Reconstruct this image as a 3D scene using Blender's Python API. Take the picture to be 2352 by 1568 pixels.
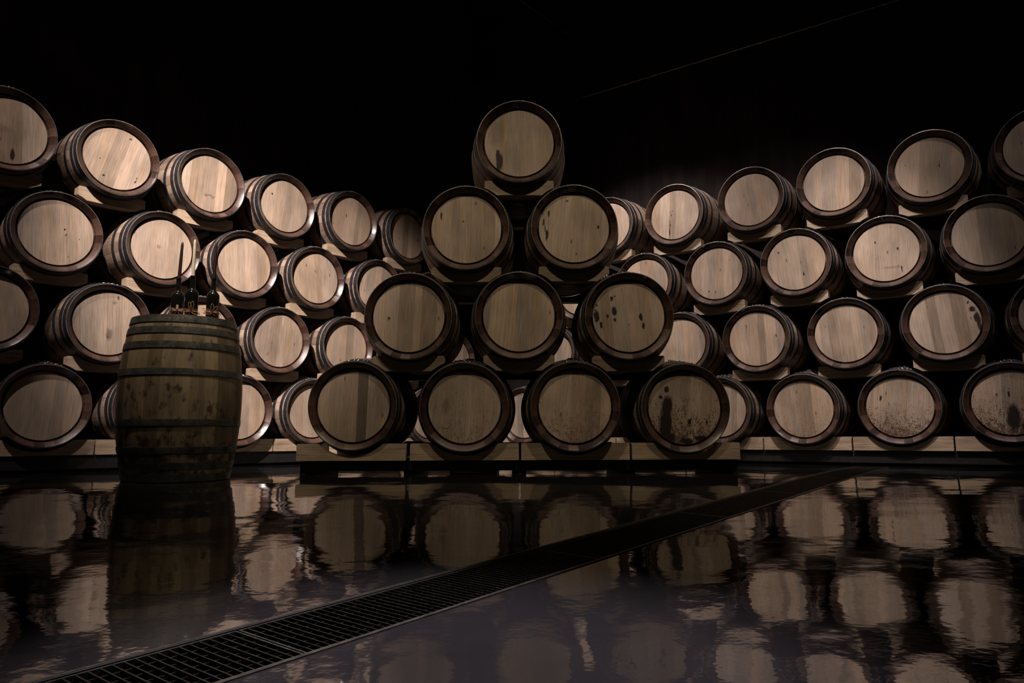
import bpy, bmesh, math, random
from mathutils import Vector, Matrix
PI = math.pi
S = bpy.context.scene
for o in list(bpy.data.objects): bpy.data.objects.remove(o)
COL = S.collection
H = 0.24            # camera height above the level part of the floor

# ---------------------------------------------------------------- camera, world, lights
cam = bpy.data.objects.new('camera', bpy.data.cameras.new('camera')); COL.objects.link(cam)
cam.data.lens = 1628.87 / 2352 * 36; cam.data.sensor_width = 36
cam.matrix_world = Matrix.Translation((0, 0, H)) @ Matrix.Rotation(PI/2 + 0.13394, 4, 'X') @ Matrix.Rotation(-0.00366, 4, 'Z')
cam.data.clip_start = 0.02; cam.data.clip_end = 60
S.camera = cam
w = bpy.data.worlds.new('world'); S.world = w; w.use_nodes = True
w.node_tree.nodes['Background'].inputs[0].default_value = (0.5, 0.42, 0.38, 1)
w.node_tree.nodes['Background'].inputs[1].default_value = 0.0004
S.view_settings.view_transform = 'Standard'; S.view_settings.look = 'None'
S.view_settings.exposure = 0.0; S.view_settings.gamma = 1.0; S.view_settings.use_curve_mapping = False

def spot(name, loc, to, W, ang, blend, col, size=0.04):
    l = bpy.data.lights.new(name, 'SPOT'); l.energy = W; l.color = col
    l.spot_size = math.radians(ang); l.spot_blend = blend; l.shadow_soft_size = size
    o = bpy.data.objects.new(name, l); COL.objects.link(o)
    o.location = (loc[0], loc[1], loc[2] + H)
    d = Vector(to) - Vector(loc); o.rotation_euler = d.to_track_quat('-Z', 'Y').to_euler()
    return o
PINK = (1.0, 0.85, 0.80); AMBER = (1.0, 0.82, 0.60); COOL = (1.0, 0.90, 0.95)
spot('spot_left_stack', (-2.2, 1.8, 5.2), (-1.96, 6.35, .80), 5400, 38, 1.0, PINK)
spot('spot_left_near', (-3.3, 2.2, 5.1), (-3.3, 4.95, 1.1), 650, 42, 1.0, PINK)
spot('spot_right_stack', (1.2, 3.7, 5.3), (2.84, 5.76, .72), 1550, 27, 1.0, PINK)
spot('spot_right_wide', (1.3, 3.0, 5.3), (2.05, 6.2, 1.55), 520, 52, 1.0, PINK)
spot('spot_right_far', (3.8, 2.9, 5.3), (3.2, 5.4, 0.9), 210, 54, 1.0, PINK)
spot('spot_right_corner', (-0.25, 4.7, 5.3), (0.98, 7.0, 2.2), 1650, 46, 1.0, PINK)
spot('spot_pyramid_left', (-1.8, 2.1, 5.3), (0.0, 4.7, -.15), 410, 48, 0.9, AMBER)
spot('spot_pyramid_right', (1.9, 2.1, 5.3), (0.1, 4.7, -.15), 410, 48, 0.9, AMBER)
spot('spot_tasting_barrel', (-1.75, 2.9, 5.3), (-1.97, 4.1, 0.95), 1150, 15, 1.0, AMBER)
spot('spot_floor', (-0.2, 1.4, 5.3), (-0.15, 1.25, -.1), 4200, 17, 1.0, COOL)

# ---------------------------------------------------------------- materials
class NT:
    def __init__(s, name):
        s.m = bpy.data.materials.new(name); s.m.use_nodes = True; s.t = s.m.node_tree
        s.b = s.t.nodes['Principled BSDF']
    def n(s, typ, **kw):
        nd = s.t.nodes.new(typ)
        for k, v in kw.items(): setattr(nd, k, v)
        return nd
    def l(s, a, b): s.t.links.new(a, b)
    def math(s, op, a, b=None, c=None):
        nd = s.n('ShaderNodeMath', operation=op)
        for i, x in enumerate((a, b, c)):
            if x is None: continue
            if isinstance(x, (int, float)): nd.inputs[i].default_value = x
            else: s.l(x, nd.inputs[i])
        return nd.outputs[0]
    def vmath(s, op, a, b=None):
        nd = s.n('ShaderNodeVectorMath', operation=op)
        for i, x in enumerate((a, b)):
            if x is None: continue
            if isinstance(x, (tuple, list)): nd.inputs[i].default_value = x
            else: s.l(x, nd.inputs[i])
        return nd.outputs['Value'] if op in ('LENGTH', 'DISTANCE', 'DOT_PRODUCT') else nd.outputs[0]
    def coord(s): return s.n('ShaderNodeTexCoord').outputs['Object']
    def map(s, v, scale=(1, 1, 1), loc=(0, 0, 0)):
        nd = s.n('ShaderNodeMapping'); s.l(v, nd.inputs[0])
        nd.inputs['Scale'].default_value = scale; nd.inputs['Location'].default_value = loc
        return nd.outputs[0]
    def noise(s, v, scale, detail=3, rough=0.5, out='Fac', dist=0.0):
        nd = s.n('ShaderNodeTexNoise'); s.l(v, nd.inputs['Vector'])
        nd.inputs['Scale'].default_value = scale; nd.inputs['Detail'].default_value = detail
        nd.inputs['Roughness'].default_value = rough; nd.inputs['Distortion'].default_value = dist
        return nd.outputs[out]
    def rng(s, v, a, b, c, d, smooth=False):
        nd = s.n('ShaderNodeMapRange'); s.l(v, nd.inputs[0])
        if smooth: nd.interpolation_type = 'SMOOTHSTEP'
        for i, x in enumerate((a, b, c, d)): nd.inputs[1 + i].default_value = x
        return nd.outputs[0]
    def mix(s, f, a, b, mode='MIX'):
        nd = s.n('ShaderNodeMix', data_type='RGBA', blend_type=mode)
        if isinstance(f, (int, float)): nd.inputs[0].default_value = f
        else: s.l(f, nd.inputs[0])
        for i, x in ((6, a), (7, b)):
            if isinstance(x, (tuple, list)): nd.inputs[i].default_value = (*x, 1)
            else: s.l(x, nd.inputs[i])
        return nd.outputs[2]
    def scale(s, c, f):
        nd = s.n('ShaderNodeVectorMath', operation='SCALE'); s.l(c, nd.inputs[0])
        if isinstance(f, (int, float)): nd.inputs['Scale'].default_value = f
        else: s.l(f, nd.inputs['Scale'])
        return nd.outputs[0]
    def bump(s, h, strength, dist=0.002):
        nd = s.n('ShaderNodeBump'); s.l(h, nd.inputs['Height'])
        nd.inputs['Strength'].default_value = strength; nd.inputs['Distance'].default_value = dist
        s.l(nd.outputs[0], s.b.inputs['Normal'])
    def col(s, c):
        if isinstance(c, (tuple, list)): s.b.inputs['Base Color'].default_value = (*c, 1)
        else: s.l(c, s.b.inputs['Base Color'])
    def rough(s, r):
        if isinstance(r, (int, float)): s.b.inputs['Roughness'].default_value = r
        else: s.l(r, s.b.inputs['Roughness'])

OAK = (0.33, 0.258, 0.19)
def head_material(name, seed, blobs=(), speckle=0.0, planks=None, tone=1.0):
    """oak barrel head: upright planks of uneven width, fine grain, knots and wine stains"""
    R = random.Random(seed); M = NT(name); v = M.coord()
    off = (R.uniform(-9, 9), R.uniform(-9, 9), R.uniform(-9, 9))
    sep = M.n('ShaderNodeSeparateXYZ'); M.l(v, sep.inputs[0])
    ramp = M.n('ShaderNodeValToRGB'); ramp.color_ramp.interpolation = 'CONSTANT'
    if planks is None:
        planks = []; x = -0.25
        while x < 0.25:
            planks.append((x, R.choice([1.0, 0.94, 0.86, 0.8, 1.06, 0.72]) if R.random() < .7 else R.uniform(.62, 1.05)))
            x += R.uniform(0.045, 0.115)
    el = ramp.color_ramp.elements
    for i, (x, g) in enumerate(planks):
        p = min(max((x + 0.25) / 0.5, 0), 1)
        e = el[i] if i < 2 else el.new(p)
        e.position = p; k = R.uniform(-.03, .03); e.color = (g * .8 + k, g * .8, g * .8 - k * 1.3, 1)
    M.l(M.rng(sep.outputs[0], -0.25, 0.25, 0, 1), ramp.inputs[0])
    f1 = M.noise(M.map(v, (120, 1, 4.0), off), 1.5, 5, 0.7)
    f2 = M.noise(M.map(v, (16, 1, 2.2), off), 1.6, 3, 0.6, dist=1.2)
    f3 = M.noise(M.map(v, (5, 1, 3), off), 1.3, 2, 0.5)
    g = M.math('MULTIPLY', M.rng(f1, .3, .7, .66, 1.24), M.rng(f2, .3, .7, .86, 1.10))
    g = M.math('MULTIPLY', g, M.rng(f3, .3, .7, .80, 1.14))
    c = M.mix(M.rng(f2, .35, .65, 0, .55), OAK, (0.30, 0.205, 0.14))
    c = M.scale(c, M.math('MULTIPLY', g, 1.22 * tone))
    c = M.mix(1.0, c, ramp.outputs[0], 'MULTIPLY')
    # dark seams between planks
    # knots and short mineral streaks
    vo = M.n('ShaderNodeTexVoronoi'); M.l(M.map(v, (11, 0.01, 4.5), off), vo.inputs['Vector']); vo.inputs['Scale'].default_value = 1.0
    kn = M.rng(vo.outputs['Distance'], 0.035, 0.10, 0.75, 0.0)
    c = M.mix(kn, c, (0.06, 0.028, 0.018))
    nz = M.n('ShaderNodeTexNoise'); M.l(M.map(v, (1, 1, .55), off), nz.inputs['Vector']); nz.inputs['Scale'].default_value = 45; nz.inputs['Detail'].default_value = 4
    wob = M.vmath('SCALE', M.vmath('SUBTRACT', nz.outputs['Color'], (.5, .5, .5)))
    wob.node.inputs['Scale'].default_value = 0.035
    pv = M.vmath('MULTIPLY', M.vmath('ADD', v, wob), (1, 0, 1))
    tot = None
    for b in blobs:
        x, z, rx, rz = b[:4]; st = b[4] if len(b) > 4 else 1.0
        d = M.vmath('LENGTH', M.vmath('MULTIPLY', M.vmath('SUBTRACT', pv, (x, 0, z)), (1 / rx, 0, 1 / rz)))
        k = M.rng(d, 0.75, 1.15 if st > .6 else 1.7, st, 0.0)
        tot = k if tot is None else M.math('MAXIMUM', tot, k)
    if speckle > 0:
        sp = M.noise(M.map(v, (190, 1, 100), off), 1.0, 2, 0.5)
        sp2 = M.noise(M.map(v, (45, 1, 26), off), 1.0, 2, 0.5)
        low = M.rng(sep.outputs[2], 0.08, -0.24, 0.0, 0.13 * speckle + .06)
        a = M.math('ADD', M.math('MULTIPLY', sp, .65), M.math('MULTIPLY', sp2, .35))
        k = M.rng(M.math('ADD', a, low), 0.605, 0.675, 0.0, min(.92, .3 + .65 * speckle))
        c = M.mix(k, c, (.045, .021, .013))
    if tot is not None: c = M.mix(tot, c, (0.010, 0.004, 0.0035))
    M.col(c); M.rough(M.rng(f1, .3, .7, .55, .72)); M.b.inputs['Specular IOR Level'].default_value = 0.3
    M.bump(f1, 0.35, 0.0015)
    return M.m

def angular(M, v, n):
    """stave index around the barrel axis (local y) -> random value"""
    sep = M.n('ShaderNodeSeparateXYZ'); M.l(v, sep.inputs[0])
    a = M.math('ARCTAN2', sep.outputs[2], sep.outputs[0])
    oi = M.n('ShaderNodeObjectInfo')
    u = M.math('MULTIPLY', a, n / (2 * PI))
    fl = M.math('FLOOR', M.math('ADD', u, 40.5))
    wn = M.n('ShaderNodeTexWhiteNoise', noise_dimensions='2D')
    cm = M.n('ShaderNodeCombineXYZ'); M.l(fl, cm.inputs[0]); M.l(oi.outputs['Random'], cm.inputs[1])
    M.l(cm.outputs[0], wn.inputs['Vector'])
    fr = M.math('ABSOLUTE', M.math('SUBTRACT', M.math('FRACT', M.math('ADD', u, 40.5)), 0.5))
    seam = M.rng(fr, 0.47, 0.495, 0.0, 1.0)
    return wn.outputs['Value'], seam, oi.outputs['Random'], sep
def stave_material(name, base, dark, stain=0.0, rough=0.6, seamk=.8):
    M = NT(name); v = M.coord()
    r, seam, rnd, sep = angular(M, v, 27)
    vv = M.vmath('ADD', v, M.n('ShaderNodeCombineXYZ').outputs[0])
    f1 = M.noise(M.map(v, (60, 4, 60)), 1.3, 5, .6); f2 = M.noise(M.map(v, (7, 3, 7)), 1.3, 3, .55)
    c = M.mix(M.rng(r, 0, 1, 0, 1), base, dark)
    c = M.scale(c, M.math('MULTIPLY', M.rng(f1, .25, .75, .72, 1.2), M.rng(f2, .3, .7, .75, 1.15)))
    c = M.mix(M.math('MULTIPLY', seam, seamk), c, (.02, .012, .01))
    if stain > 0:
        s1 = M.noise(M.map(v, (13, 8, 13)), 1.4, 4, .6); 
        low = M.rng(sep.outputs[1], 0.25, 0.85, 0, stain)
        c = M.mix(M.rng(M.math('ADD', s1, low), .60, .72, 0, .85), c, (.02, .011, .009))
    M.col(c); M.rough(rough); M.b.inputs['Specular IOR Level'].default_value = 0.3
    M.bump(f1, .3, .002); return M.m
M_STAVE = stave_material('oak_staves', (.29, .21, .15), (.13, .085, .058))
M_OLDSTAVE = stave_material('weathered_oak_staves', (.23, .18, .115), (.085, .062, .038), stain=.17, rough=.5, seamk=.3)
def chime_material():
    M = NT('varnished_stave_ends'); v = M.coord()
    r, seam, rnd, sep = angular(M, v, 27)
    f1 = M.noise(v, 130, 4, .6)
    c = M.mix(r, (.062, .030, .019), (.015, .007, .005))
    c = M.scale(c, M.rng(f1, .3, .7, .7, 1.25)); c = M.mix(M.math('MULTIPLY', seam, .7), c, (.012, .008, .007))
    M.col(c); M.rough(M.math('ADD', M.rng(f1, .3, .7, -.05, .07), M.rng(r, .1, .9, .46, .22))); M.b.inputs['Specular IOR Level'].default_value = .6; M.bump(f1, .3, .002)
    return M.m
M_CHIME = chime_material()
def iron(name, a, b, rough=.42, metal=.85, sc=30):
    M = NT(name); v = M.coord(); f = M.noise(v, sc, 5, .65); g = M.noise(v, sc * 5, 3, .6)
    M.col(M.mix(M.rng(f, .35, .65, 0, 1), a, b)); M.b.inputs['Metallic'].default_value = metal
    M.rough(M.rng(g, .3, .7, rough - .08, rough + .14)); M.bump(g, .12, .001); return M.m
M_HOOP = iron('black_iron_hoop', (.085, .085, .095), (.045, .045, .052))
M_RIVET = iron('rivet_glint_steel', (.75, .72, .68), (.55, .53, .5), .16, 1.0)  # rivet glints put into the colour: much brighter steel than the hoops
M_EDGE = iron('hoop_edge_highlight', (.30, .29, .27), (.16, .155, .15), .35, .7)  # lighter tone paints the thin line of light along the chime hoop's edge
M_OLDHOOP = iron('galvanised_hoop', (.14, .138, .132), (.045, .046, .047), .32, .6, 16)
M_STEEL = iron('drain_steel', (.075, .067, .055), (.03, .028, .024), .45)
M_GRATE = iron('wet_grate_steel', (.03, .028, .025), (.012, .012, .011), .38)
M_BAR = iron('grate_bar_steel', (.030, .027, .023), (.010, .009, .008), .42)
M_CABLE = iron('conduit_steel', (.45, .42, .4), (.3, .28, .27), .3)
def beam_material(name, a, b, k=1.0):
    M = NT(name); v = M.coord(); oi = M.n('ShaderNodeObjectInfo')
    vv = M.n('ShaderNodeVectorMath', operation='ADD'); M.l(v, vv.inputs[0])
    cm = M.n('ShaderNodeCombineXYZ'); M.l(M.math('MULTIPLY', oi.outputs['Random'], 30), cm.inputs[2]); M.l(cm.outputs[0], vv.inputs[1])
    f1 = M.noise(M.map(vv.outputs[0], (3, 30, 85)), 1.5, 4, .65, dist=.8); f2 = M.noise(M.map(vv.outputs[0], (5, 9, 12)), 1.4, 2, .5)
    c = M.mix(M.rng(f2, .35, .65, 0, 1), a, b); c = M.scale(c, M.math('MULTIPLY', M.rng(f1, .3, .7, .52, 1.25), k))
    vo = M.n('ShaderNodeTexVoronoi'); M.l(M.map(vv.outputs[0], (5, 0.01, 9)), vo.inputs['Vector'])
    c = M.mix(M.rng(vo.outputs['Distance'], .04, .11, .8, 0), c, (.05, .025, .015))
    M.col(c); M.rough(.65); M.bump(f1, .25, .002); return M.m
M_BLOCK = beam_material('sawn_cradle_timber', (.34, .255, .17), (.25, .18, .115))
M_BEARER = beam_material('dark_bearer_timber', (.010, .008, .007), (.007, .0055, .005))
def floor_material():
    M = NT('wet_polished_concrete'); v = M.coord()
    f = M.noise(v, 1.6, 4, .55); g = M.noise(v, 9, 3, .5)
    M.col(M.mix(M.rng(f, .3, .7, 0, 1), (.0125, .0115, .013), (.008, .0075, .008)))
    M.rough(M.rng(f, .35, .7, .025, .07)); M.b.inputs['IOR'].default_value = 1.65
    h = M.math('ADD', M.math('MULTIPLY', M.noise(M.map(v, (1, 1, 1)), 2.3, 2, .5), 1.0), M.math('MULTIPLY', M.noise(v, 13, 3, .55), .10))
    h = M.math('ADD', h, M.math('MULTIPLY', M.noise(v, 42, 2, .5), .018))
    M.bump(h, 1.0, 0.0055); return M.m
M_FLOOR = floor_material()
def concrete():
    M = NT('stained_cellar_wall'); v = M.coord()
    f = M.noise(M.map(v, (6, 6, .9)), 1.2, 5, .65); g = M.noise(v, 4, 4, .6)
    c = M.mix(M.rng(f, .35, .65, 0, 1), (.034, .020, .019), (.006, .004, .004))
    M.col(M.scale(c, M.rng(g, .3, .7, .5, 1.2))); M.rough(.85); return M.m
M_WALL = concrete()
def plain(name, c, r=.5, **kw):
    M = NT(name); v = M.coord(); f = M.noise(v, 60, 3, .6)
    M.col(M.scale(M.mix(0.0, c, c), M.rng(f, .3, .7, .85, 1.12))); M.rough(r)
    for k, x in kw.items(): M.b.inputs[k.replace('_', ' ')].default_value = x
    return M.m
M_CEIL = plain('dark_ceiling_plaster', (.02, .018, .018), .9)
M_GLASS = plain('dark_bottle_glass', (.006, .006, .005), .04, IOR=1.5)
M_REDWAX = plain('dark_red_wax', (.014, .004, .004), .4)
M_WHITEWAX = plain('ivory_wax', (.52, .46, .36), .45)
M_RAFFIA = plain('straw_raffia', (.30, .195, .125), .7)
M_RIBBON = plain('dark_red_ribbon', (.09, .013, .014), .5)
M_WICK = plain('candle_wick', (.03, .025, .02), .9)
M_LABEL = plain('paper_label', (.32, .25, .18), .8)
M_BUNG = plain('barrel_bung', (.30, .22, .16), .6)
M_PIT = plain('drain_trough_dark', (.012, .012, .012), .5)

# ---------------------------------------------------------------- mesh helpers
def mesh_obj(name, bm, mats, parent=None, smooth=35, loc=None, rotz=None):
    me = bpy.data.meshes.new(name); bm.to_mesh(me); bm.free()
    for m in (mats if isinstance(mats, (list, tuple)) else [mats]): me.materials.append(m)
    if smooth:
        for p in me.polygons: p.use_smooth = True
        me.set_sharp_from_angle(angle=math.radians(smooth))
    o = bpy.data.objects.new(name, me); COL.objects.link(o)
    if parent: o.parent = parent
    if loc: o.location = loc
    if rotz is not None: o.rotation_euler = (0, 0, rotz)
    return o
def tag(o, label=None, cat=None, group=None, kind=None):
    for k, v in (('label', label), ('category', cat), ('group', group), ('kind', kind)):
        if v: o[k] = v
    return o
def empty(name, loc, rotz=0):
    o = bpy.data.objects.new(name, None); COL.objects.link(o); o.location = loc; o.rotation_euler = (0, 0, rotz)
    o.empty_display_size = .1; return o
def ring_verts(bm, r, y, n, ph=0): return [bm.verts.new((r * math.cos(2*PI*i/n + ph), y, r * math.sin(2*PI*i/n + ph))) for i in range(n)]
def skin(bm, A, B, mi=0):
    n = len(A)
    for i in range(n):
        f = bm.faces.new((A[i], A[(i+1) % n], B[(i+1) % n], B[i])); f.material_index = mi
def box(bm, c, s, mi=0):
    x, y, z = c; a, b, d = s[0]/2, s[1]/2, s[2]/2
    V = [bm.verts.new((x+i*a, y+j*b, z+k*d)) for i in (-1, 1) for j in (-1, 1) for k in (-1, 1)]
    for q in ((0,1,3,2), (4,6,7,5), (0,4,5,1), (2,3,7,6), (0,2,6,4), (1,5,7,3)):
        f = bm.faces.new([V[i] for i in q]); f.material_index = mi
def bevel(bm, w, seg=2):
    bmesh.ops.bevel(bm, geom=list(bm.edges), offset=w, segments=seg, affect='EDGES', clamp_overlap=True)
def fix(bm): bmesh.ops.recalc_face_normals(bm, faces=bm.faces[:])

# ---------------------------------------------------------------- the barrel
Y0, LEN = -0.04, 0.95; YC = Y0 + LEN/2; RB, RE = 0.343, 0.2895
def rad(y): return RB - (RB - RE) * ((y - YC) / (LEN/2))**2
NS = 96
def staves_bm():
    bm = bmesh.new(); ys = [Y0 + LEN * i / 22 for i in range(23)]
    prof = [(rad(y) if 0 < i < 22 else rad(y) - .0015, y, 0) for i, y in enumerate(ys)]
    front = [(0.2370, 0.014), (0.2515, 0.014), (0.2525, -0.007), (0.2545, -0.0115), (0.2870, Y0)]
    rings = []
    for r, y in front: rings.append((r, y, 1))
    for r, y, m in prof: rings.append((r, y, m))
    ye = Y0 + LEN
    for r, y in ((0.2855, ye), (0.246, ye - .024), (0.236, ye - .04), (0.236, ye - .052)): rings.append((r, y, 1))
    prev = None
    for i, (r, y, m) in enumerate(rings):
        R = ring_verts(bm, r, y, NS)
        if prev: skin(bm, prev, R, 1 if (i <= 5 or i >= len(rings) - 4) else 0)
        prev = R
    fix(bm); return bm
def head_bm(y, sgn):
    bm = bmesh.new(); A = ring_verts(bm, 0.2385, y, 72); B = ring_verts(bm, 0.2385, y + .01 * sgn, 72)
    bm.faces.new(A); bm.faces.new(B); skin(bm, A, B); fix(bm); return bm
def hoop_bm(yc, wd, seed=0, rivet=True):
    bm = bmesh.new(); y1, y2 = yc - wd/2, yc + wd/2; t = .0032
    a = ring_verts(bm, rad(y1) + .0002, y1, NS); b = ring_verts(bm, rad(y1) + t, y1 + .0004, NS)
    m = ring_verts(bm, rad(yc) + t + .0004, yc, NS)
    c = ring_verts(bm, rad(y2) + t, y2 - .0004, NS); d = ring_verts(bm, rad(y2) + .0002, y2, NS)
    skin(bm, a, b, 2 if wd > .04 else 0); skin(bm, b, m); skin(bm, m, c); skin(bm, c, d)
    # lap joint: a second thickness near the top, and round rivet heads
    R = random.Random(seed); a0 = PI/2 + R.uniform(-.12, .12)
    for k in range(9):
        pass
    L = []
    for k in range(10):
        an = a0 - .19 + .38 * k / 9
        L.append([bm.verts.new(((rad(y) + t + .0024) * math.cos(an), y, (rad(y) + t + .0024) * math.sin(an))) for y in (y1 + .001, y2 - .001)] +
                 [bm.verts.new(((rad(y) + .001) * math.cos(an), y, (rad(y) + .001) * math.sin(an))) for y in (y2 - .001, y1 + .001)])
    for k in range(9):
        for j in range(4):
            if j != 2: bm.faces.new((L[k][j], L[k][(j+1) % 4], L[k+1][(j+1) % 4], L[k+1][j]))
    bm.faces.new(L[0]); bm.faces.new(L[9][::-1])
    if rivet:
        for an in (a0 - .15, a0 - .06, a0 + .06, a0 + .15):
            for yy in ((yc,) if wd < .034 else (yc - .009, yc + .009)):
                rr = rad(yy) + t + .0028
                mt = Matrix.Translation((rr * math.cos(an), yy, rr * math.sin(an))) @ Matrix.Scale(.55, 4, (math.cos(an), 0, math.sin(an)))
                n0 = len(bm.faces); bmesh.ops.create_icosphere(bm, subdivisions=2, radius=.0058, matrix=mt); bm.faces.ensure_lookup_table()
                for f in bm.faces[n0:]: f.material_index = 1
    fix(bm); return bm
def bung_bm():
    bm = bmesh.new()
    bmesh.ops.create_cone(bm, cap_ends=True, segments=20, radius1=.024, radius2=.028, depth=.03, matrix=Matrix.Translation((0, YC, RB + .009)))
    bevel(bm, .002, 1); return bm
HOOPS = [(-.453, .042), (-.399, .036), (-.305, .034), (-.150, .034), (.150, .034), (.305, .034), (.399, .036), (.453, .042)]
H_NAMES = ['chime_hoop', 'collar_hoop', 'quarter_hoop', 'bilge_hoop', 'bilge_hoop', 'quarter_hoop', 'collar_hoop', 'chime_hoop']
ME = {}
def proto_meshes():
    def g(name, bm, mats):
        o = mesh_obj(name, bm, mats); me = o.data; bpy.data.objects.remove(o); return me
    ME['staves'] = g('staves', staves_bm(), [M_STAVE, M_CHIME])
    ME['front'] = g('front_head', head_bm(0, 1), M_STAVE)
    ME['back'] = g('back_head', head_bm(Y0 + LEN - .05, 1), M_STAVE)
    ME['hoops'] = [g('hoop', hoop_bm(YC + d, wd, i), [M_HOOP, M_RIVET, M_EDGE]) for i, (d, wd) in enumerate(HOOPS)]
    ME['bung'] = g('bung', bung_bm(), M_BUNG)
proto_meshes()
def link(name, me, parent):
    o = bpy.data.objects.new(name, me); COL.objects.link(o); o.parent = parent; return o
RRoll = random.Random(5)
def barrel(loc, rotz, label, group, seed, blobs=(), speckle=0, planks=None, tone=1.0, roll=None):
    root = empty('wine_barrel', loc, rotz); tag(root, label, 'barrel', group)
    rl = RRoll.uniform(-.10, .10) if roll is None else roll
    st = link('staves', ME['staves'], root)
    fh = link('front_head', ME['front'].copy(), root); fh.data.materials[0] = head_material('oak_head', seed, blobs, speckle, planks, tone)
    fh.rotation_euler = (0, rl, 0)
    link('back_head', ME['back'], root)
    for nm, me in zip(H_NAMES, ME['hoops']):
        h = link(nm, me, root); h.rotation_euler = (0, rl, 0)
    b = link('bung', ME['bung'], root); b.rotation_euler = (0, rl, 0)
    return root

# ---------------------------------------------------------------- rack geometry (fitted)
def basis(g):
    if g == 'P': return (0.05065, 4.69292, 0.01475, 0.73, 0.19725 + H, 0.60629)
    if g == 'L': return (-3.51263, 4.70111, 0.84412, 0.71776, 0.22997 + H, 0.63326)
    return (1.00427, 7.03898, -0.60247, 0.71091, 0.22997 + H, 0.63326)
TW = {('P',0,-1.5):(-.006,.012,.035,-.026),('P',0,-.5):(-.001,.001,.012,-.002),('P',0,.5):(-.003,.001,-.011,-.003),('P',0,1.5):(-.003,-.01,.019,-.001),
('P',1,-1):(-.012,-.001,.014,-.015),('P',1,0):(-.004,-.001,-.014,-.001),('P',1,1):(-.002,-.007,-.028,-.031),('P',2,-.5):(.005,.001,.018,-.004),('P',2,.5):(.008,-.002,-.016,-.004),('P',3,0):(.003,-.005,-.018,-.002),
('L',0,.5):(.010,-.002,.031,-.018),('L',0,3.5):(.007,.012,.012,.002),('L',1,0):(-.015,.012,.008,.005),('L',1,1):(.016,-.006,.004,.003),('L',1,3):(-.002,.006,.016,.006),('L',1,4):(-.003,.006,.008,.027),
('L',2,.5):(-.001,-.015,.03,-.029),('L',2,1.5):(.008,.001,-.009,.043),('L',2,2.5):(-.004,.001,.007,-.009),('L',2,3.5):(-.007,.001,.007,.008),('L',2,4.5):(-.005,.008,-.004,-.002),
('L',3,0):(-.002,-.002,-.025,.017),('L',3,1):(-.01,-.001,-.023,-.027),('L',3,2):(.001,-.001,-.016,.017),('L',3,3):(.003,-.011,.017,.021),('L',3,4):(-.001,.004,-.016,.026),('L',3,5):(.004,.005,-.019,.06),
('R',3,0):(-.01,0,-.017,-.003),('R',3,1):(-.009,-.008,-.01,-.003),('R',3,2):(.012,-.001,-.016,.024),('R',3,3):(-.001,0,-.041,.009),('R',3,4):(-.010,-.01,-.016,-.007),('R',3,5):(.006,0,0,0),
('R',2,.5):(.005,-.002,.017,.003),('R',2,1.5):(.014,-.004,0,.012),('R',2,2.5):(.008,-.002,-.008,.009),('R',2,3.5):(-.004,-.019,-.022,.026),('R',2,4.5):(-.017,.008,-.046,-.004),
('R',1,2):(-.003,-.008,-.005,.001),('R',1,3):(.004,-.018,.03,.011),('R',1,4):(.006,.001,-.014,.004),('R',0,1.5):(-.006,.004,-.02,-.006),('R',0,2.5):(-.004,-.002,.003,0),('R',0,3.5):(.004,-.003,.033,.01),('R',0,4.5):(.014,.012,.016,-.001)}
def place(g, row, t):
    x, y, a, s, z0, dz = basis(g); u, dzz, dn, yaw = TW.get((g, row, t), (0, 0, 0, 0))
    d = Vector((math.cos(a), math.sin(a), 0)); n = Vector((-d.y, d.x, 0))
    return Vector((x, y, z0 + row * dz + dzz)) + d * (t * s + u) + n * dn, a + yaw
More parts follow.
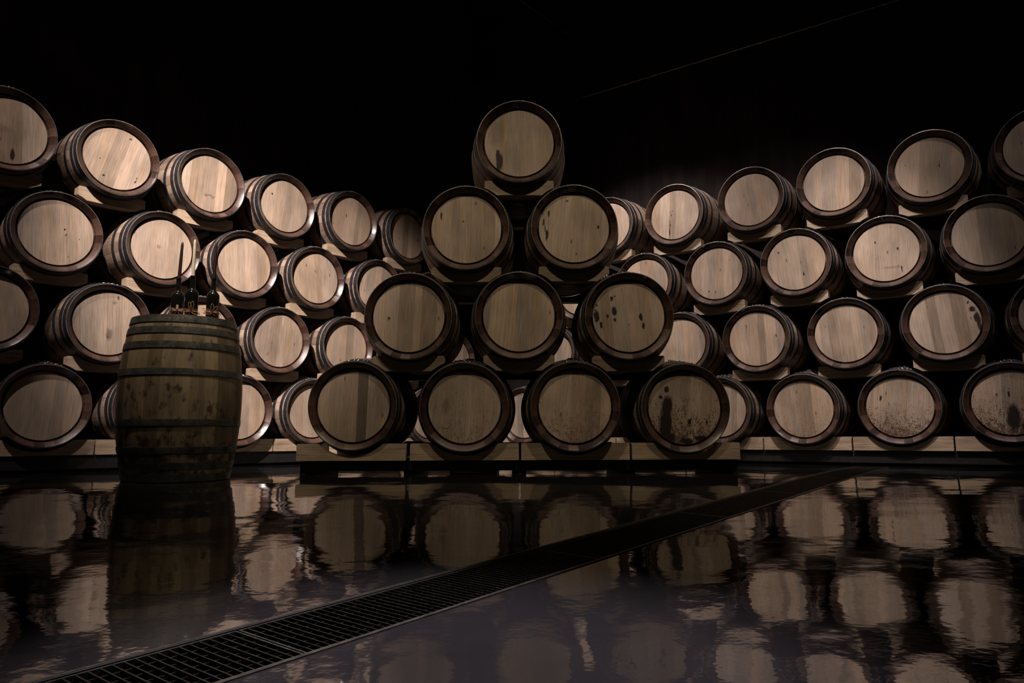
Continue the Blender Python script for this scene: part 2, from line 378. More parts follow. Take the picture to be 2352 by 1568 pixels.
# (stack, row, t, short name, label, options)
B = [('P',0,-1.5,"leftmost bottom barrel of the front pyramid","oak barrel with one dark brown head plank, leftmost at the front pyramid's bottom",dict(planks=[(-.25,.88),(-.17,.8),(-.1,.9),(-.03,.92),(.022,.34),(.088,.92),(.15,.82),(.2,.85)])),
('P',0,-.5,"second bottom barrel of the front pyramid","oak barrel with a short scratch low on its head, second in pyramid's bottom row",dict(speckle=.3,blobs=[(-.12,-.145,.022,.003,.9),(-.12,.0,.02,.04,.35)])),
('P',0,.5,"third bottom barrel of the front pyramid","oak barrel with brown specks low on its head, third in pyramid's bottom row",dict(speckle=.5,blobs=[(.125,-.055,.007,.007)])),
('P',0,1.5,"long-dripped bottom right barrel of the front pyramid","oak barrel with a long black wine drip, front pyramid's bottom right end",dict(speckle=.95,blobs=[(-.115,-.13,.044,.145),(-.112,-.01,.036,.085),(-.105,-.2,.06,.04),(.12,-.19,.05,.02),(-.123,.115,.013,.025),(.038,-.088,.012,.02),(.027,-.215,.05,.022),(.154,-.08,.008,.02),(-.16,.06,.01,.015)])),
('P',1,-1,"left barrel of the front pyramid's second row","oak barrel with one small dark dot left of centre, pyramid's second row",dict(blobs=[(-.13,-.017,.006,.012),(.20,-.0,.005,.02,.8)])),
('P',1,0,"middle barrel of the front pyramid's second row","clean-headed oak barrel in the middle of the front pyramid's second row",dict()),
('P',1,1,"black-blotched barrel of the front pyramid","oak barrel spotted with scattered black blotches, right in the pyramid's second row",dict(blobs=[(-.097,.131,.012,.018),(-.074,.148,.007,.008),(-.212,.02,.02,.042),(-.19,-.04,.009,.022),(-.2,.1,.006,.008),(-.214,.063,.009,.01),(-.089,.048,.018,.03),(-.138,.012,.009,.018),(-.092,-.013,.008,.012),(-.004,-.058,.004,.01),(.082,-.013,.012,.026),(.094,-.069,.011,.024)])),
('P',2,-.5,"left barrel of the front pyramid's third row","oak barrel with one thin dark streak at upper left, pyramid's third row",dict(blobs=[(-.17,.093,.007,.028),(-.02,.05,.004,.006)])),
('P',2,.5,"right barrel of the front pyramid's third row","oak barrel with thin dark drips down its left edge, pyramid's third row",dict(blobs=[(-.18,.085,.007,.022),(-.207,.025,.006,.024),(-.18,-.065,.012,.04),(-.195,-.02,.004,.03),(-.06,.19,.01,.006),(.165,.02,.004,.013),(.03,-.175,.004,.014)])),
('P',3,0,"topmost barrel of the front pyramid","oak barrel alone at the front pyramid's very top, dark drip at lower left",dict(blobs=[(-.135,-.14,.026,.07),(-.145,-.08,.016,.03),(-.16,.08,.04,.09,.4)])),
('L',0,.5,"leftmost bottom barrel of the left stack","shadowed oak barrel on the floor blocks, lowest at the left picture edge",dict(planks=[(-.25,.8),(-.12,.86),(-.04,.92),(.05,.72),(.13,.86),(.2,.82)])),
('L',0,1.5,"bottom barrel hidden by the upright barrel","bottom oak barrel almost hidden by the upright barrel, hoops showing at its left",dict()),
('L',0,2.5,"bottom barrel right of the upright barrel","bottom oak barrel emerging from behind the upright barrel's right edge",dict(planks=[(-.25,.9),(0,.8),(.09,1.0),(.15,.86),(.19,1.0)])),
('L',0,3.5,"bottom barrel touching the pyramid's left end","bottom oak barrel half covered by the pyramid's bottom left barrel",dict()),
('L',0,4.5,"dark barrel behind the pyramid's bottom left barrel","oak barrel in the dark behind the pyramid's bottom left barrel",dict()),
('L',0,5.5,"dim barrel behind the pyramid's first gap","dim oak barrel seen between the pyramid's first and second bottom barrels",dict()),
('L',1,0,"edge barrel of the left stack's second row","oak barrel cut by the left picture edge, second row up of the left stack",dict(tone=.95)),
('L',1,1,"blotted barrel left of the upright barrel","bright oak barrel with a reddish blot low on its head, beside the upright barrel",dict(blobs=[(.005,-.085,.018,.036,.55),(.0,-.105,.008,.014,.8),(.07,.195,.008,.015,.8),(.045,.16,.012,.01,.4)])),
('L',1,2,"barrel behind the three bottles","oak barrel seen directly behind the three wine bottles",dict()),
('L',1,3,"second-row barrel right of the upright barrel","bright oak barrel just right of the upright barrel's hoops, second row up",dict()),
('L',1,4,"second-row barrel left of the pyramid","oak barrel resting just above the pyramid's bottom left barrel, hooped side showing",dict()),
('L',1,5,"dark barrel behind the pyramid's second row","oak barrel in the dark behind the left barrel of pyramid's second row",dict()),
('L',1,6,"barrel glimpsed in the pyramid's second row","oak barrel glimpsed as a sliver between left and middle second-row pyramid barrels",dict()),
('L',2,.5,"large third-row barrel at the left edge","large oak barrel with few dark dots, third row up at the left edge",dict(blobs=[(.06,-.01,.005,.012),(.05,.03,.004,.008),(.145,-.03,.004,.006),(.07,-.17,.004,.006)],planks=[(-.25,.86),(-.09,.92),(-.05,.84),(.0,.98),(.06,.86),(.13,.97),(.19,.9)])),
('L',2,1.5,"third-row barrel behind the candles","oak barrel whose rim is crossed by the white candle, left stack",dict(blobs=[(-.03,.01,.014,.012,.4)])),
('L',2,2.5,"bright third-row barrel right of the candles","brightly lit oak barrel immediately right of the three candles",dict(tone=1.05)),
('L',2,3.5,"second third-row barrel right of the candles","brightly lit hooped oak barrel, second to the right of the candles",dict(tone=1.05,planks=[(-.25,.95),(-.1,1),(.0,.84),(.06,.97),(.13,.92)])),
('L',2,4.5,"third-row barrel left of the pyramid","oak barrel half covered by the left barrel of the pyramid's second row",dict()),
('L',2,5.5,"hidden third-row barrel behind the pyramid","oak barrel behind the left barrels of the pyramid, left stack's third row",dict()),
('L',3,0,"top barrel at the left picture edge","dim oak barrel cut by the left picture edge, highest row, dark streak low",dict(blobs=[(.03,-.17,.012,.045),(-.1,.0,.08,.02,.3)],planks=[(-.25,.62),(.04,.62),(.085,.95),(.16,.85)])),
('L',3,1,"slant-planked top barrel of the left stack","oak barrel with slanting planks and small knots, second in left stack's top row",dict(blobs=[(.17,-.11,.007,.016),(.165,-.08,.004,.01),(-.11,-.06,.004,.006),(-.05,-.17,.004,.008),(.03,.195,.012,.008,.8)],roll=.26)),
('L',3,2,"third top barrel of the left stack","oak barrel with a faint arched mark on its head, left stack's top row",dict(blobs=[(0,-.10,.04,.006,.45),(-.03,-.11,.01,.01,.45),(.035,-.11,.008,.012,.45)],roll=.06)),
('L',3,3,"fourth top barrel of the left stack","bright oak barrel with one small knot at upper left, left stack's top row",dict(blobs=[(-.14,.07,.007,.01)],tone=1.05)),
('L',3,4,"fifth top barrel of the left stack","oak barrel with patchy hooped side and dark tick mark, left stack's top row",dict(blobs=[(-.07,.03,.005,.022)],roll=.12,planks=[(-.25,.82),(-.08,.95),(.05,.68),(.1,.84),(.16,.9)])),
('L',3,5,"sixth top barrel of the left stack","smallest top-row oak barrel of the left stack, next to the pyramid",dict(planks=[(-.25,.85),(-.07,.6),(.01,.95),(.07,.8),(.14,.9)],blobs=[(.15,.0,.01,.014)])),
('R',0,-1.5,"bottom barrel behind the pyramid's middle gap","narrow slice of oak barrel between the pyramid's second and third bottom barrels",dict()),
('R',0,-.5,"dark barrel behind the pyramid's third bottom barrel","oak barrel in the dark behind the pyramid's third bottom barrel",dict()),
('R',0,.5,"bottom barrel behind the pyramid's last gap","oak barrel showing a rim sliver between the pyramid's third and fourth bottom barrels",dict()),
('R',0,1.5,"bottom barrel peeping out right of the pyramid","bottom oak barrel half covered by the pyramid's bottom right barrel",dict()),
('R',0,2.5,"first whole bottom barrel of the right stack","oak barrel with faint upright streaks, first whole bottom one right of the pyramid",dict(speckle=.3)),
('R',0,3.5,"speckled bottom barrel of the right stack","oak barrel with brown splashes on its lower head, right stack's bottom row",dict(speckle=1.0,blobs=[(-.133,.055,.009,.025),(-.1,.1,.004,.015)])),
('R',0,4.5,"blackened bottom barrel at the right edge","oak barrel heavily blackened on its lower head, bottom right picture edge",dict(speckle=1.0,blobs=[(.02,-.11,.045,.10),(-.005,.06,.01,.025),(.11,-.17,.05,.06),(-.08,.05,.008,.012,.7)],planks=[(-.25,.85),(-.1,.95),(-.05,.7),(.04,.9),(.1,.75)])),
('R',1,-1,"barrel seen through the pyramid's right gap","oak barrel whose iron hoops show between middle and right second-row pyramid barrels",dict()),
('R',1,0,"barrel hidden behind the black-blotched barrel","oak barrel hidden behind the pyramid's black-blotched barrel",dict()),
('R',1,1,"second-row barrel just right of the pyramid","oak barrel half covered by the right edge of the black-blotched pyramid barrel",dict()),
('R',1,2,"knotted second-row barrel of the right stack","oak barrel with one dark knot at right, right stack's second row",dict(blobs=[(.17,.01,.006,.014)])),
('R',1,3,"pale second-row barrel of the right stack","pale clean-headed oak barrel in the right stack's second row, left of dark planks",dict(tone=1.08)),
('R',1,4,"dark-planked barrel of the right stack","oak barrel with two dark planks and black stain at its right edge",dict(blobs=[(.19,.065,.018,.026),(.212,.0,.018,.045),(.176,.127,.007,.01),(.215,-.06,.014,.05)],planks=[(-.25,1.05),(-.105,.62),(-.035,.92),(.06,.60),(.15,.9)],roll=-.1)),
('R',1,5,"second-row barrel at the right edge","dark oak barrel showing only its left rim at the right picture edge",dict()),
('R',2,-.5,"bright barrel low behind the pyramid gap","oak barrel whose lower head shows between the pyramid's middle and right second-row barrels",dict(tone=1.05)),
('R',2,.5,"barrel peeping over the black-blotched barrel","oak barrel peeping above the pyramid's black-blotched barrel",dict()),
('R',2,1.5,"first whole third-row barrel of the right stack","oak barrel with a tiny knot near its lower rim, right stack's third row",dict(blobs=[(-.075,-.16,.006,.01)])),
('R',2,2.5,"second whole third-row barrel of the right stack","oak barrel with one pointed knot low on its head, right stack's third row",dict(blobs=[(.05,-.11,.006,.018),(-.13,.12,.005,.008)],planks=[(-.25,.95),(-.17,.85),(-.08,.95),(.03,.74),(.09,.88),(.16,.95)])),
('R',2,3.5,"brightest barrel of the right stack","brightest oak barrel of the right stack, several dark knots, third row",dict(blobs=[(.085,.02,.008,.014),(-.076,.088,.005,.01),(.11,-.15,.006,.03),(-.07,-.05,.003,.004),(.03,-.13,.05,.008,.35)],tone=1.06,planks=[(-.25,1.05),(-.12,.98),(-.08,.86),(-.05,1.0),(.03,.92),(.1,.97)])),
('R',2,4.5,"dim third-row barrel at the right edge","large dim oak barrel with darker right half, third row at the right edge",dict(planks=[(-.25,.95),(-.13,1.0),(-.06,.68),(.08,.7),(.16,.78)])),
('R',3,0,"bright top barrel beside the pyramid","bright slice of oak barrel directly right of the pyramid's third row",dict(tone=1.1)),
('R',3,1,"dripped top barrel of the right stack","oak barrel with a thin dark drip to its lower rim, right stack's top row",dict(blobs=[(-.046,-.14,.006,.09),(-.02,.04,.005,.008),(-.045,.03,.004,.006),(-.035,.0,.006,.01)],planks=[(-.25,.75),(-.15,1.0),(-.055,.62),(.01,.85),(.1,.78),(.18,.9)])),
('R',3,2,"second whole top barrel of the right stack","plain oak barrel with slightly slanting planks, second whole one in right top row",dict(tone=.9,roll=-.13)),
('R',3,3,"third whole top barrel of the right stack","plain oak barrel brighter towards its lower rim, third whole one in right top row",dict(roll=.05)),
('R',3,4,"two-toned top barrel of the right stack","oak barrel with pale left half and short dark streak, right stack's top row",dict(planks=[(-.25,.95),(-.07,.72),(.06,.7),(.15,.8)],blobs=[(.07,.01,.004,.028),(-.17,.04,.004,.004)],roll=.1)),
('R',3,5,"top barrel at the right picture edge","dim oak barrel cut off by the right picture edge, right stack's top row",dict(tone=.9)),
]
GROUPN = {'P': 'barrels of the front pyramid', 'L': 'barrels of the left stack', 'R': 'barrels of the right stack'}

# cradle: block with a round cut for its barrel and, in upper rows, undercuts for the barrels below
def cradle_bm(halfw, ztop, zbot, rcs, thick, y0, under=None):
    bm = bmesh.new()
    P0 = cradle_outline(halfw, ztop, zbot, rcs[0], under and (under[0], under[1], under[2][0]))
    P1 = cradle_outline(halfw, ztop, zbot, rcs[1], under and (under[0], under[1], under[2][1]))
    F = [bm.verts.new((x, y0, z)) for x, z in P0]; G = [bm.verts.new((x, y0 + thick, z)) for x, z in P1]
    bm.faces.new(F); bm.faces.new(G[::-1]); n = len(F)
    for i in range(n): bm.faces.new((F[i], F[(i+1) % n], G[(i+1) % n], G[i]))
    fix(bm)
    bmesh.ops.triangulate(bm, faces=[f for f in bm.faces if len(f.verts) > 4])
    return bm
def cradle_outline(halfw, ztop, zbot, rc, under):
    pts = []
    xi = math.sqrt(max(rc**2 - ztop**2, 0))
    ch = .007
    top = [(-halfw, ztop - ch), (-halfw + ch, ztop)]
    N = 18
    for i in range(N + 1):
        a = -PI/2 - math.atan2(xi, -ztop) + 2 * math.atan2(xi, -ztop) * i / N
        x, z = rc * math.cos(a), rc * math.sin(a)
        top.append((x, max(z, zbot + .022)))
    top += [(halfw - ch, ztop), (halfw, ztop - ch)]
    bot = []
    if under:
        px, pz, pr = under          # centre (+-px, pz) and radius of the barrels below
        zr = zbot + .0
        # lowest corner angle: where circle meets z=zbot and x=halfw
        xs = px - math.sqrt(max(pr**2 - (zbot - pz)**2, 0)) if abs(zbot - pz) < pr else halfw
        zs = pz + math.sqrt(max(pr**2 - (px - halfw)**2, 0))
        if xs < halfw:
            for i in range(7):
                f = i / 6; x = halfw + (xs - halfw) * f
                bot.append((x, max(zbot, min(ztop - .02, pz + math.sqrt(max(pr**2 - (px - x)**2, 0))))))
        else: bot = [(halfw, zbot)] * 7
        bot = bot + [(-x, z) for x, z in bot[::-1]]
    else: bot = [(halfw, zbot + .003), (halfw - .003, zbot), (-halfw + .003, zbot), (-halfw, zbot + .003)]
    return top + bot
CR = {}
def cradle(g, row, t, desc, rear=False):
    loc, a = place(g, row, t); s = basis(g)[3]; dz = basis(g)[5]
    front_y = {'P': .02, 'R': .032, 'L': .045}[g]; th = .09
    yy = (LEN + 2 * Y0 - front_y - th) if rear else front_y
    rc = (rad(yy) + .0065, rad(yy + th) + .0065)
    key = (g, row > 0, rear)
    if key not in CR:
        if row == 0: bm = cradle_bm(s/2 - .006 if g != 'P' else s/2 - .008, -.237, -.347, (rc[0] + .008, rc[1] + .008), th, yy)
        else: bm = cradle_bm(.2375, -.262, -.364, rc, th, yy, (s/2, -dz, (rc[0] + .012, rc[1] + .012)))
        CR[key] = mesh_obj('cradle_block', bm, M_BLOCK, smooth=25); o = CR[key]
    else: o = CR[key].copy(); COL.objects.link(o)
    u, dzz, dn, yaw = TW.get((g, row, t), (0, 0, 0, 0))
    if row == 0 and not rear:
        x, y, a, s_, z0, _ = basis(g); d = Vector((math.cos(a), math.sin(a), 0)); loc = Vector((x, y, z0)) + d * t * s_
        if g == 'P' and t == -1.5: loc -= d * .012
    o.location = loc; o.rotation_euler = (0, 0, a if rear else basis(g)[2])
    where = 'rear end of ' if rear else ''
    wide = 'long timber base block under ' if row == 0 else 'short timber cradle block under '
    if rear: wide = 'dark timber block under '
    tag(o, wide + where + ('the ' + desc), 'cradle', {'P': 'cradle blocks of the front pyramid', 'L': 'cradle blocks of the left stack', 'R': 'cradle blocks of the right stack'}[g] + (' at the rear' if rear else ''))
    return o
for i, (g, row, t, desc, label, opt) in enumerate(B):
    loc, a = place(g, row, t)
    barrel(loc, a, label, GROUPN[g], 100 + i * 7, **opt)
    cradle(g, row, t, desc)
    if g == 'P': cradle(g, row, t, desc, rear=True)

# dark timber bearers running back under the bottom blocks
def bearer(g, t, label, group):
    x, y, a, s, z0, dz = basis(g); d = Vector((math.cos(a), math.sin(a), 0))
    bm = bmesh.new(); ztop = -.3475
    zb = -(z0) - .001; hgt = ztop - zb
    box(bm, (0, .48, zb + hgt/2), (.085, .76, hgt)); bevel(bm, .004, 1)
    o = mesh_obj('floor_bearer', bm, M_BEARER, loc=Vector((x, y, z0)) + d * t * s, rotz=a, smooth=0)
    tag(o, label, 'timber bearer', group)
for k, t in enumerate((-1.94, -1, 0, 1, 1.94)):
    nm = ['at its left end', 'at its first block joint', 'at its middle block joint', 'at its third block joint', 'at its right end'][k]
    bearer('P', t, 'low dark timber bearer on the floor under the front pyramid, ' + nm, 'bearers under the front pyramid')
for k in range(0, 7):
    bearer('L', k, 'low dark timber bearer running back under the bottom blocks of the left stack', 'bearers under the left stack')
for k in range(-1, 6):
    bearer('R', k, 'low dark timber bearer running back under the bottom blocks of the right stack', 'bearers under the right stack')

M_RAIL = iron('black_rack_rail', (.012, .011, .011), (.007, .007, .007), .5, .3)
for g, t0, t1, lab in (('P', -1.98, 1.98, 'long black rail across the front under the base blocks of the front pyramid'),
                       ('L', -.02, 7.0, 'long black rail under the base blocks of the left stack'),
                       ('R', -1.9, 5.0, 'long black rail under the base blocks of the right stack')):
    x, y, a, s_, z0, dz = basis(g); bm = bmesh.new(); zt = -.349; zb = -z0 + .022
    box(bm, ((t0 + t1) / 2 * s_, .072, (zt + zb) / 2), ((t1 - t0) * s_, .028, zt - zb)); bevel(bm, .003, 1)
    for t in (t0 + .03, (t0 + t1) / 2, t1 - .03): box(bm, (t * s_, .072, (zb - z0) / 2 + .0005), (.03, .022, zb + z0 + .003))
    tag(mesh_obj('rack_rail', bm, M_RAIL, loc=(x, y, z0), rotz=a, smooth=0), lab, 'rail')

# ---------------------------------------------------------------- upright tasting barrel
def tasting_barrel():
    X, Y = -1.972, 4.23
    root = empty('tasting_barrel', (X, Y, 0)); root.scale = (.99, .99, .985)
    tag(root, 'weathered upright oak barrel with galvanised hoops standing on the wet floor, bottles on its head', 'barrel')
    rot = (PI/2 * -1, 0, 0)
    def fin(o):
        # local -y (front head) points up
        o.rotation_euler = (-PI/2, 0, .5); o.location = (0, 0, LEN + Y0); return o
    bm = staves_bm(); st = fin(mesh_obj('staves', bm, [M_OLDSTAVE, M_CHIME], root))
    fin(mesh_obj('top_head', head_bm(0, 1), head_material('tasting_head', 9), root))
    fin(mesh_obj('bottom_head', head_bm(Y0 + LEN - .05, 1), M_OLDSTAVE, root))
    for nm, (d, wd) in zip(H_NAMES, [(-.452, .043), (-.385, .040), (-.298, .040), (-.143, .038), (.143, .038), (.298, .038), (.385, .038), (.452, .040)]):
        fin(mesh_obj(nm, hoop_bm(YC + d, wd, 3), [M_OLDHOOP, M_RIVET, M_EDGE], root))
    return X, Y
TX, TY = tasting_barrel()
HEADZ = (LEN + Y0) * .985
def lathe(bm, prof, n=40, mi=0):
    prev = None
    for r, z in prof:
        if r < 1e-6: cur = [bm.verts.new((0, 0, z))]
        else: cur = [bm.verts.new((r * math.cos(2*PI*i/n), r * math.sin(2*PI*i/n), z)) for i in range(n)]
        if prev:
            if len(prev) == 1 and len(cur) > 1:
                for i in range(n): bm.faces.new((prev[0], cur[(i+1) % n], cur[i])).material_index = mi
            elif len(cur) == 1:
                for i in range(n): bm.faces.new((prev[i], prev[(i+1) % n], cur[0])).material_index = mi
            else:
                for i in range(n): bm.faces.new((prev[i], prev[(i+1) % n], cur[(i+1) % n], cur[i])).material_index = mi
        prev = cur
    fix(bm)
def ribbon(bm, pts, wd, up=(0, 0, 1), th=.0006):
    """thin band swept along points"""
    P = [Vector(p) for p in pts]; rows = []
    for i, p in enumerate(P):
        tn = (P[min(i+1, len(P)-1)] - P[max(i-1, 0)]).normalized()
        s = tn.cross(Vector((0, -1, 0.0)));  s = s.normalized() if s.length > .2 else Vector(up)
        n = tn.cross(s).normalized() * th
        s = s * wd / 2
        rows.append([bm.verts.new(p - s - n), bm.verts.new(p + s - n), bm.verts.new(p + s + n), bm.verts.new(p - s + n)])
    for a, b in zip(rows, rows[1:]):
        for j in range(4): bm.faces.new((a[j], a[(j+1) % 4], b[(j+1) % 4], b[j]))
    bm.faces.new(rows[0][::-1]); bm.faces.new(rows[-1])
def loop(cx, cz, ang, L, W, y, n=16):
    """bow loop starting and ending at (cx,cz), pointing along ang"""
    out = []
    for i in range(n + 1):
        t = i / n; a = 2 * PI * t
        l = L * (1 - math.cos(a)) / 2; q = W * math.sin(a)
        out.append((cx + l * math.cos(ang) - q * math.sin(ang), y - .012 * math.sin(PI * t), cz + l * math.sin(ang) + q * math.cos(ang)))
    return out
def bottle(x, y, hb, seed, label, bows, small_label=None):
    root = empty('wine_bottle', (x, y, HEADZ), math.atan2(x, -y) * 0 + math.atan2(-x, y)); tag(root, label, 'bottle', 'wine bottles used as candle holders')
    r = .0365
    bm = bmesh.new(); k = hb
    lathe(bm, [(0, .012), (.026, .004), (.032, 0), (r - .001, .003), (r, .008), (r, k - .118), (r - .001, k - .108), (r - .006, k - .096), (.022, k - .087), (.0162, k - .078), (.0145, k - .066), (.0135, k - .018), (.0135, k - .012), (.0150, k - .011), (.0150, k - .002), (.0135, k), (.0100, k), (.0098, k - .03), (0, k - .03)])
    mesh_obj('glass', bm, M_GLASS, root)
    # neck capsule
    bm = bmesh.new(); zb = .088 if small_label is None else .10
    R = random.Random(seed)
    lathe(bm, [(r + .0006, zb - .0022), (r + .0016, zb), (r + .0006, zb + .0022)]); lathe(bm, [(r + .0006, zb + .0038), (r + .0014, zb + .005), (r + .0006, zb + .0062)])
    y0 = -r - .003
    for ang, L, W in bows: ribbon(bm, loop(0, zb, ang, L, W, y0), .0032)
    for ang, L in ((-.5, .045), (PI + .45, .04), (-.25, .05), (PI + .15, .045)):
        a = ang + R.uniform(-.15, .15)
        ribbon(bm, [(L * t * math.cos(a), y0 - .01 * math.sin(PI * t), zb + L * t * math.sin(a) + .010 * math.sin(PI * t)) for t in [i/8 for i in range(9)]], .004)
    mesh_obj('raffia_bow', bm, M_RAFFIA, root, smooth=0)
    bm = bmesh.new()
    for ang, L, W in ((.35, .035, .010), (PI - .3, .035, .010)): ribbon(bm, loop(0, zb - .004, ang, L, W, y0 + .003), .006)
    for ang, L in ((-.75, .045), (-2.4, .040)):
        ribbon(bm, [(L * t * math.cos(ang), y0 + .001 - .006 * math.sin(PI * t), zb - .004 + L * t * math.sin(ang)) for t in [i/6 for i in range(7)]], .007)
    box(bm, (0, y0 - .002, zb - .001), (.009, .006, .010))
    mesh_obj('red_ribbon', bm, M_RIBBON, root, smooth=0)
    if small_label:
        bm = bmesh.new(); n = 6; rr = r + .0008
        V = [[bm.verts.new((rr * math.sin(-.18 + .36*i/n), -rr * math.cos(-.18 + .36*i/n), z)) for z in (small_label - .018, small_label + .018)] for i in range(n + 1)]
        for a, b in zip(V, V[1:]): bm.faces.new((a[0], b[0], b[1], a[1]))
        mesh_obj('paper_label', bm, M_LABEL, root)
    return root
def candle(x, y, z, L, mat, label, tilt=0, group=None):
    root = empty('taper_candle', (x, y, z)); tag(root, label, 'candle', group)
    bm = bmesh.new(); lathe(bm, [(0, 0), (.0088, 0), (.0092, .002), (.0098, .012), (.0112, .020), (.0108, .025), (.0103, .03), (.0094, L * .5), (.0078, L - .022), (.0055, L - .006), (.002, L), (0, L)], 24)
    c = mesh_obj('wax', bm, mat, root)
    bm = bmesh.new(); lathe(bm, [(0, L - .003), (.0009, L - .003), (.0009, L + .006), (0, L + .007)], 8)
    mesh_obj('wick', bm, M_WICK, root); root.rotation_euler = (0, tilt, 0)
BZ = HEADZ
b1 = (-2.018, TY - .02); b2 = (-1.915, TY - .06); b3 = (-1.805, TY - .02)
bottle(*b1, .305, 1, 'leftmost dark wine bottle on the upright barrel, with a small paper label and raffia tie', [(.15, .05, .006), (PI * .93, .04, .007)], small_label=.118)
bottle(*b2, .310, 2, 'middle dark wine bottle on the upright barrel, tall raffia bow, holding the white candle', [(PI/2 - .1, .06, .009), (PI/2 + .25, .055, .008), (-.3, .05, .009), (PI - .1, .05, .007)])
bottle(*b3, .305, 3, 'rightmost dark wine bottle on the upright barrel, with a raffia and red ribbon bow', [(PI/2 + .05, .05, .009), (PI * .3, .045, .008), (PI * .9, .055, .009), (PI * 1.05, .05, .01)])
candle(b1[0], b1[1], BZ + .278, .255, M_REDWAX, 'dark red taper candle in the leftmost bottle, leaning slightly right', .035)
candle(b2[0], b2[1], BZ + .283, .252, M_WHITEWAX, 'white taper candle standing in the middle bottle', 0)
candle(b3[0], b3[1], BZ + .278, .255, M_REDWAX, 'dark red taper candle standing upright in the rightmost bottle', .01)

# ---------------------------------------------------------------- floor with drain
D = Vector((.6088, .7934)); Nn = Vector((-.7934, .6088)); N0, N1 = 1.072, 1.298; SA, SE = .10, 6.1
def smin(a, b, k=.02): 
    h = max(k - abs(a - b), 0) / k; return min(a, b) - h*h*k/4
def floor_z(x, y):
    n = Nn.x * x + Nn.y * y
    zf = smin(-.43525 - .01088*x + .04435*y, -.24); zn = smin(-.36994 + .03397*x + .00806*y, -.24)
    zn = max(zn, -.46); zf = max(zf, -.46)
    f = min(max((n - N0) / (N1 - N0), 0), 1)
    return zn * (1 - f) + zf * f + H
def floor():
    bm = bmesh.new(); st = .16
    ns = [-7 + .25*i for i in range(int(7.8/.25)+1)]; ns = [n for n in ns if n < N0 - .05] + [N0, N1]
    k = N1 + .2
    while k < 9.2: ns.append(k); k += .25
    ss = [-6 + .25*i for i in range(int(21/.25))]
    ss = sorted([s for s in ss if abs(s - SA) > .06 and abs(s - SE) > .06] + [SA, SE])
    G = {}
    for i, s in enumerate(ss):
        for j, n in enumerate(ns):
            x, y = D.x*s + Nn.x*n, D.y*s + Nn.y*n
            G[i, j] = bm.verts.new((x, y, floor_z(x, y)))
    for i in range(len(ss) - 1):
        for j in range(len(ns) - 1):
            if ns[j] == N0 and SA <= ss[i] < SE: continue
            bm.faces.new((G[i, j], G[i+1, j], G[i+1, j+1], G[i, j+1]))
    bmesh.ops.recalc_face_normals(bm, faces=bm.faces[:])
    if sum(f.normal.z for f in bm.faces) < 0: bmesh.ops.reverse_faces(bm, faces=bm.faces[:])
    o = mesh_obj('floor', bm, M_FLOOR, smooth=60); tag(o, kind='structure')
floor()
def dpt(s, n, dz=0):
    x, y = D.x*s + Nn.x*n, D.y*s + Nn.y*n; return (x, y, floor_z(x, y) + dz)
def slab(bm, s0, s1, n0, n1, dz0, dz1, k=1):
    """bar between two drain coordinates following the floor level"""
    rows = []
    for i in range(k + 1):
        s = s0 + (s1 - s0) * i / k
        rows.append([bm.verts.new(dpt(s, n, dz)) for n, dz in ((n0, dz0), (n1, dz0), (n1, dz1), (n0, dz1))])
    for a, b in zip(rows, rows[1:]):
        for j in range(4): bm.faces.new((a[j], a[(j+1) % 4], b[(j+1) % 4], b[j]))
    bm.faces.new(rows[0][::-1]); bm.faces.new(rows[-1])
def drain():
    bm = bmesh.new()
    K = 24
    slab(bm, SA, SE, N0, N0 + .004, -.12, .001, K); slab(bm, SA, SE, N1 - .004, N1, -.12, .001, K)
    slab(bm, SA, SE, N0 + .004, N1 - .004, -.125, -.12, K)
    slab(bm, SA, SA + .004, N0, N1, -.12, .001); slab(bm, SE - .004, SE, N0, N1, -.12, .001)
    slab(bm, SA, SE, N0 + .004, N0 + .014, -.034, -.029, K); slab(bm, SA, SE, N1 - .014, N1 - .004, -.034, -.029, K)
    fix(bm); o = mesh_obj('drain_channel', bm, M_PIT, smooth=0)
    tag(o, 'long dark trough of the floor drain running diagonally towards the right stack', 'drain channel')
    bm = bmesh.new()
    slab(bm, SA, SE, N0 - .012, N0 + .0005, -.004, .0022, K); slab(bm, SA, SE, N1 - .0005, N1 + .008, -.004, .0018, K)
    fix(bm); mesh_obj('steel_edging', bm, M_STEEL, o, smooth=0)
    s0 = SA + .006; cuts = [s0] + [.81 + i for i in range(6)]; cuts = [c for c in cuts if c < SE - .1] + [SE - .006]
    names = ['nearest the camera at lower left', 'second from the near end', 'third from the near end', 'fourth from the near end, before the pyramid', 'fifth from the near end', 'sixth from the near end', 'farthest, running in under the right stack']
    a, b = N0 + .006, N1 - .006
    for i, (c0, c1) in enumerate(zip(cuts, cuts[1:])):
        c0 += .002; c1 -= .002
        bm = bmesh.new()
        slab(bm, c0, c1, a, a + .004, -.028, -.001, 6); slab(bm, c0, c1, b - .004, b, -.028, -.001, 6)
        slab(bm, c0, c0 + .004, a, b, -.028, -.001); slab(bm, c1 - .004, c1, a, b, -.028, -.001)
        fix(bm); fr = mesh_obj('drain_grate', bm, M_STEEL, smooth=0)
        tag(fr, 'steel floor drain grate section, ' + names[i], 'drain grate', 'grate sections of the floor drain')
        bm = bmesh.new(); n = int((c1 - c0) / .0185); ds = (c1 - c0) / n
        for q in range(1, n): slab(bm, c0 + q*ds - .0015, c0 + q*ds + .0015, a + .004, b - .004, -.027, -.0015)
        fix(bm); mesh_obj('bearing_bars', bm, M_BAR, fr, smooth=0)
        bm = bmesh.new(); m = 6
        for q in range(1, m):
            nn = a + (b - a) * q / m
            slab(bm, c0 + .004, c1 - .004, nn - .0015, nn + .0015, -.010, -.003, 6)
        fix(bm); mesh_obj('cross_rods', bm, M_GRATE, fr, smooth=0)
drain()

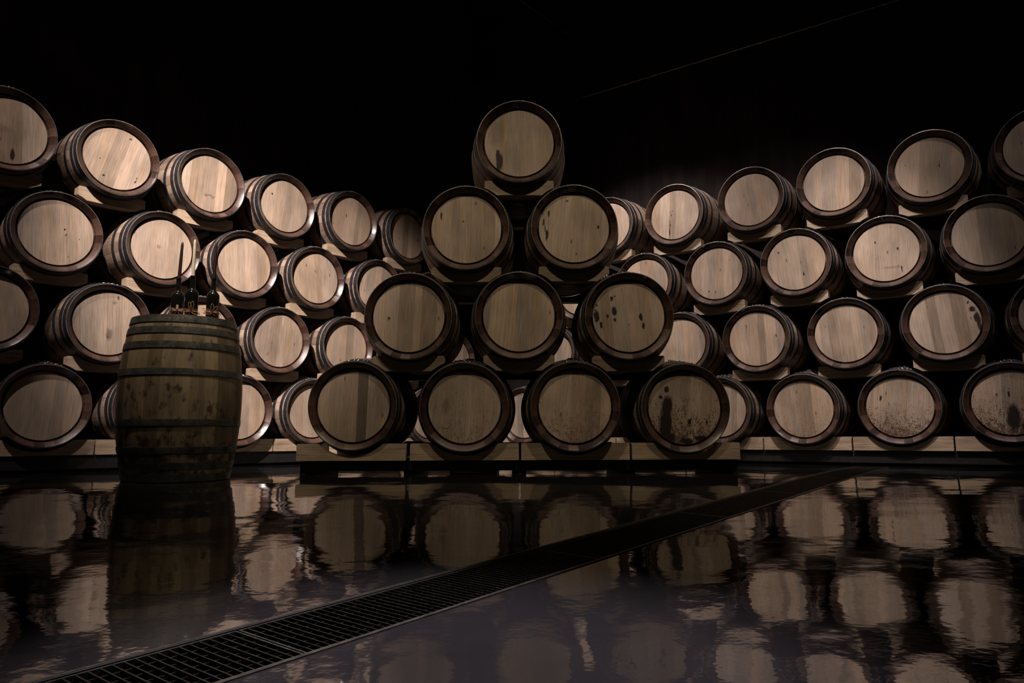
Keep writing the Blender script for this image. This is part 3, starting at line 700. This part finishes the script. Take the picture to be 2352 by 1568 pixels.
# ---------------------------------------------------------------- room shell
def wall(name, p, a, back, u0, u1, z1=7.0):
    d = Vector((math.cos(a), math.sin(a), 0)); n = Vector((-d.y, d.x, 0)); q = Vector((p[0], p[1], 0)) + n * back
    bm = bmesh.new()
    A, Bv = q + d*u0, q + d*u1
    pts = [A, Bv, Bv + n*.2, A + n*.2]
    lo = [bm.verts.new((v.x, v.y, -.3)) for v in pts]; hi = [bm.verts.new((v.x, v.y, z1)) for v in pts]
    bm.faces.new(lo); bm.faces.new(hi)
    for i in range(4): bm.faces.new((lo[i], lo[(i+1) % 4], hi[(i+1) % 4], hi[i]))
    fix(bm); tag(mesh_obj(name, bm, M_WALL, smooth=0), kind='structure')
BK = 1.35
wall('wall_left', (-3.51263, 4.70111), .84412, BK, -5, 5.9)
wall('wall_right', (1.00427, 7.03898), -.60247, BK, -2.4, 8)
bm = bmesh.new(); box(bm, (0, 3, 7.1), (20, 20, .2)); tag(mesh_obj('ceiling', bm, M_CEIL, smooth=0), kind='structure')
def tube(name, A, Bv, r, label):
    A, Bv = Vector(A), Vector(Bv); bm = bmesh.new(); L = (Bv - A).length
    q = (Bv - A).to_track_quat('Z', 'Y').to_matrix().to_4x4()
    bmesh.ops.create_cone(bm, cap_ends=True, segments=14, radius1=r, radius2=r, depth=L, matrix=Matrix.Translation((A + Bv)/2) @ q)
    for f in (.12, .2, .45, .7, .95):
        bmesh.ops.create_cone(bm, cap_ends=True, segments=14, radius1=r*1.8, radius2=r*1.8, depth=.05, matrix=Matrix.Translation(A.lerp(Bv, f)) @ q)
    o = mesh_obj(name, bm, M_CABLE); tag(o, label, 'conduit'); return o
dr = Vector((math.cos(-.60247), math.sin(-.60247), 0)); nr = Vector((-dr.y, dr.x, 0)); pr = Vector((1.00427, 7.03898, 0)) + nr * (BK - .03)
tube('wall_conduit', pr + dr * -1.0 + Vector((0, 0, 4.36 + H)), pr + dr * 4.0 + Vector((0, 0, 4.36 + H)), .010, 'thin steel conduit high on the right wall above the right stack')
dl = Vector((math.cos(.84412), math.sin(.84412), 0)); c2 = Vector((.08, 7.95, 5.5))
tube('ceiling_conduit', c2 - dl * 3, c2 + dl * 1.2, .010, 'thin steel conduit on the ceiling above the pyramid, barely visible')
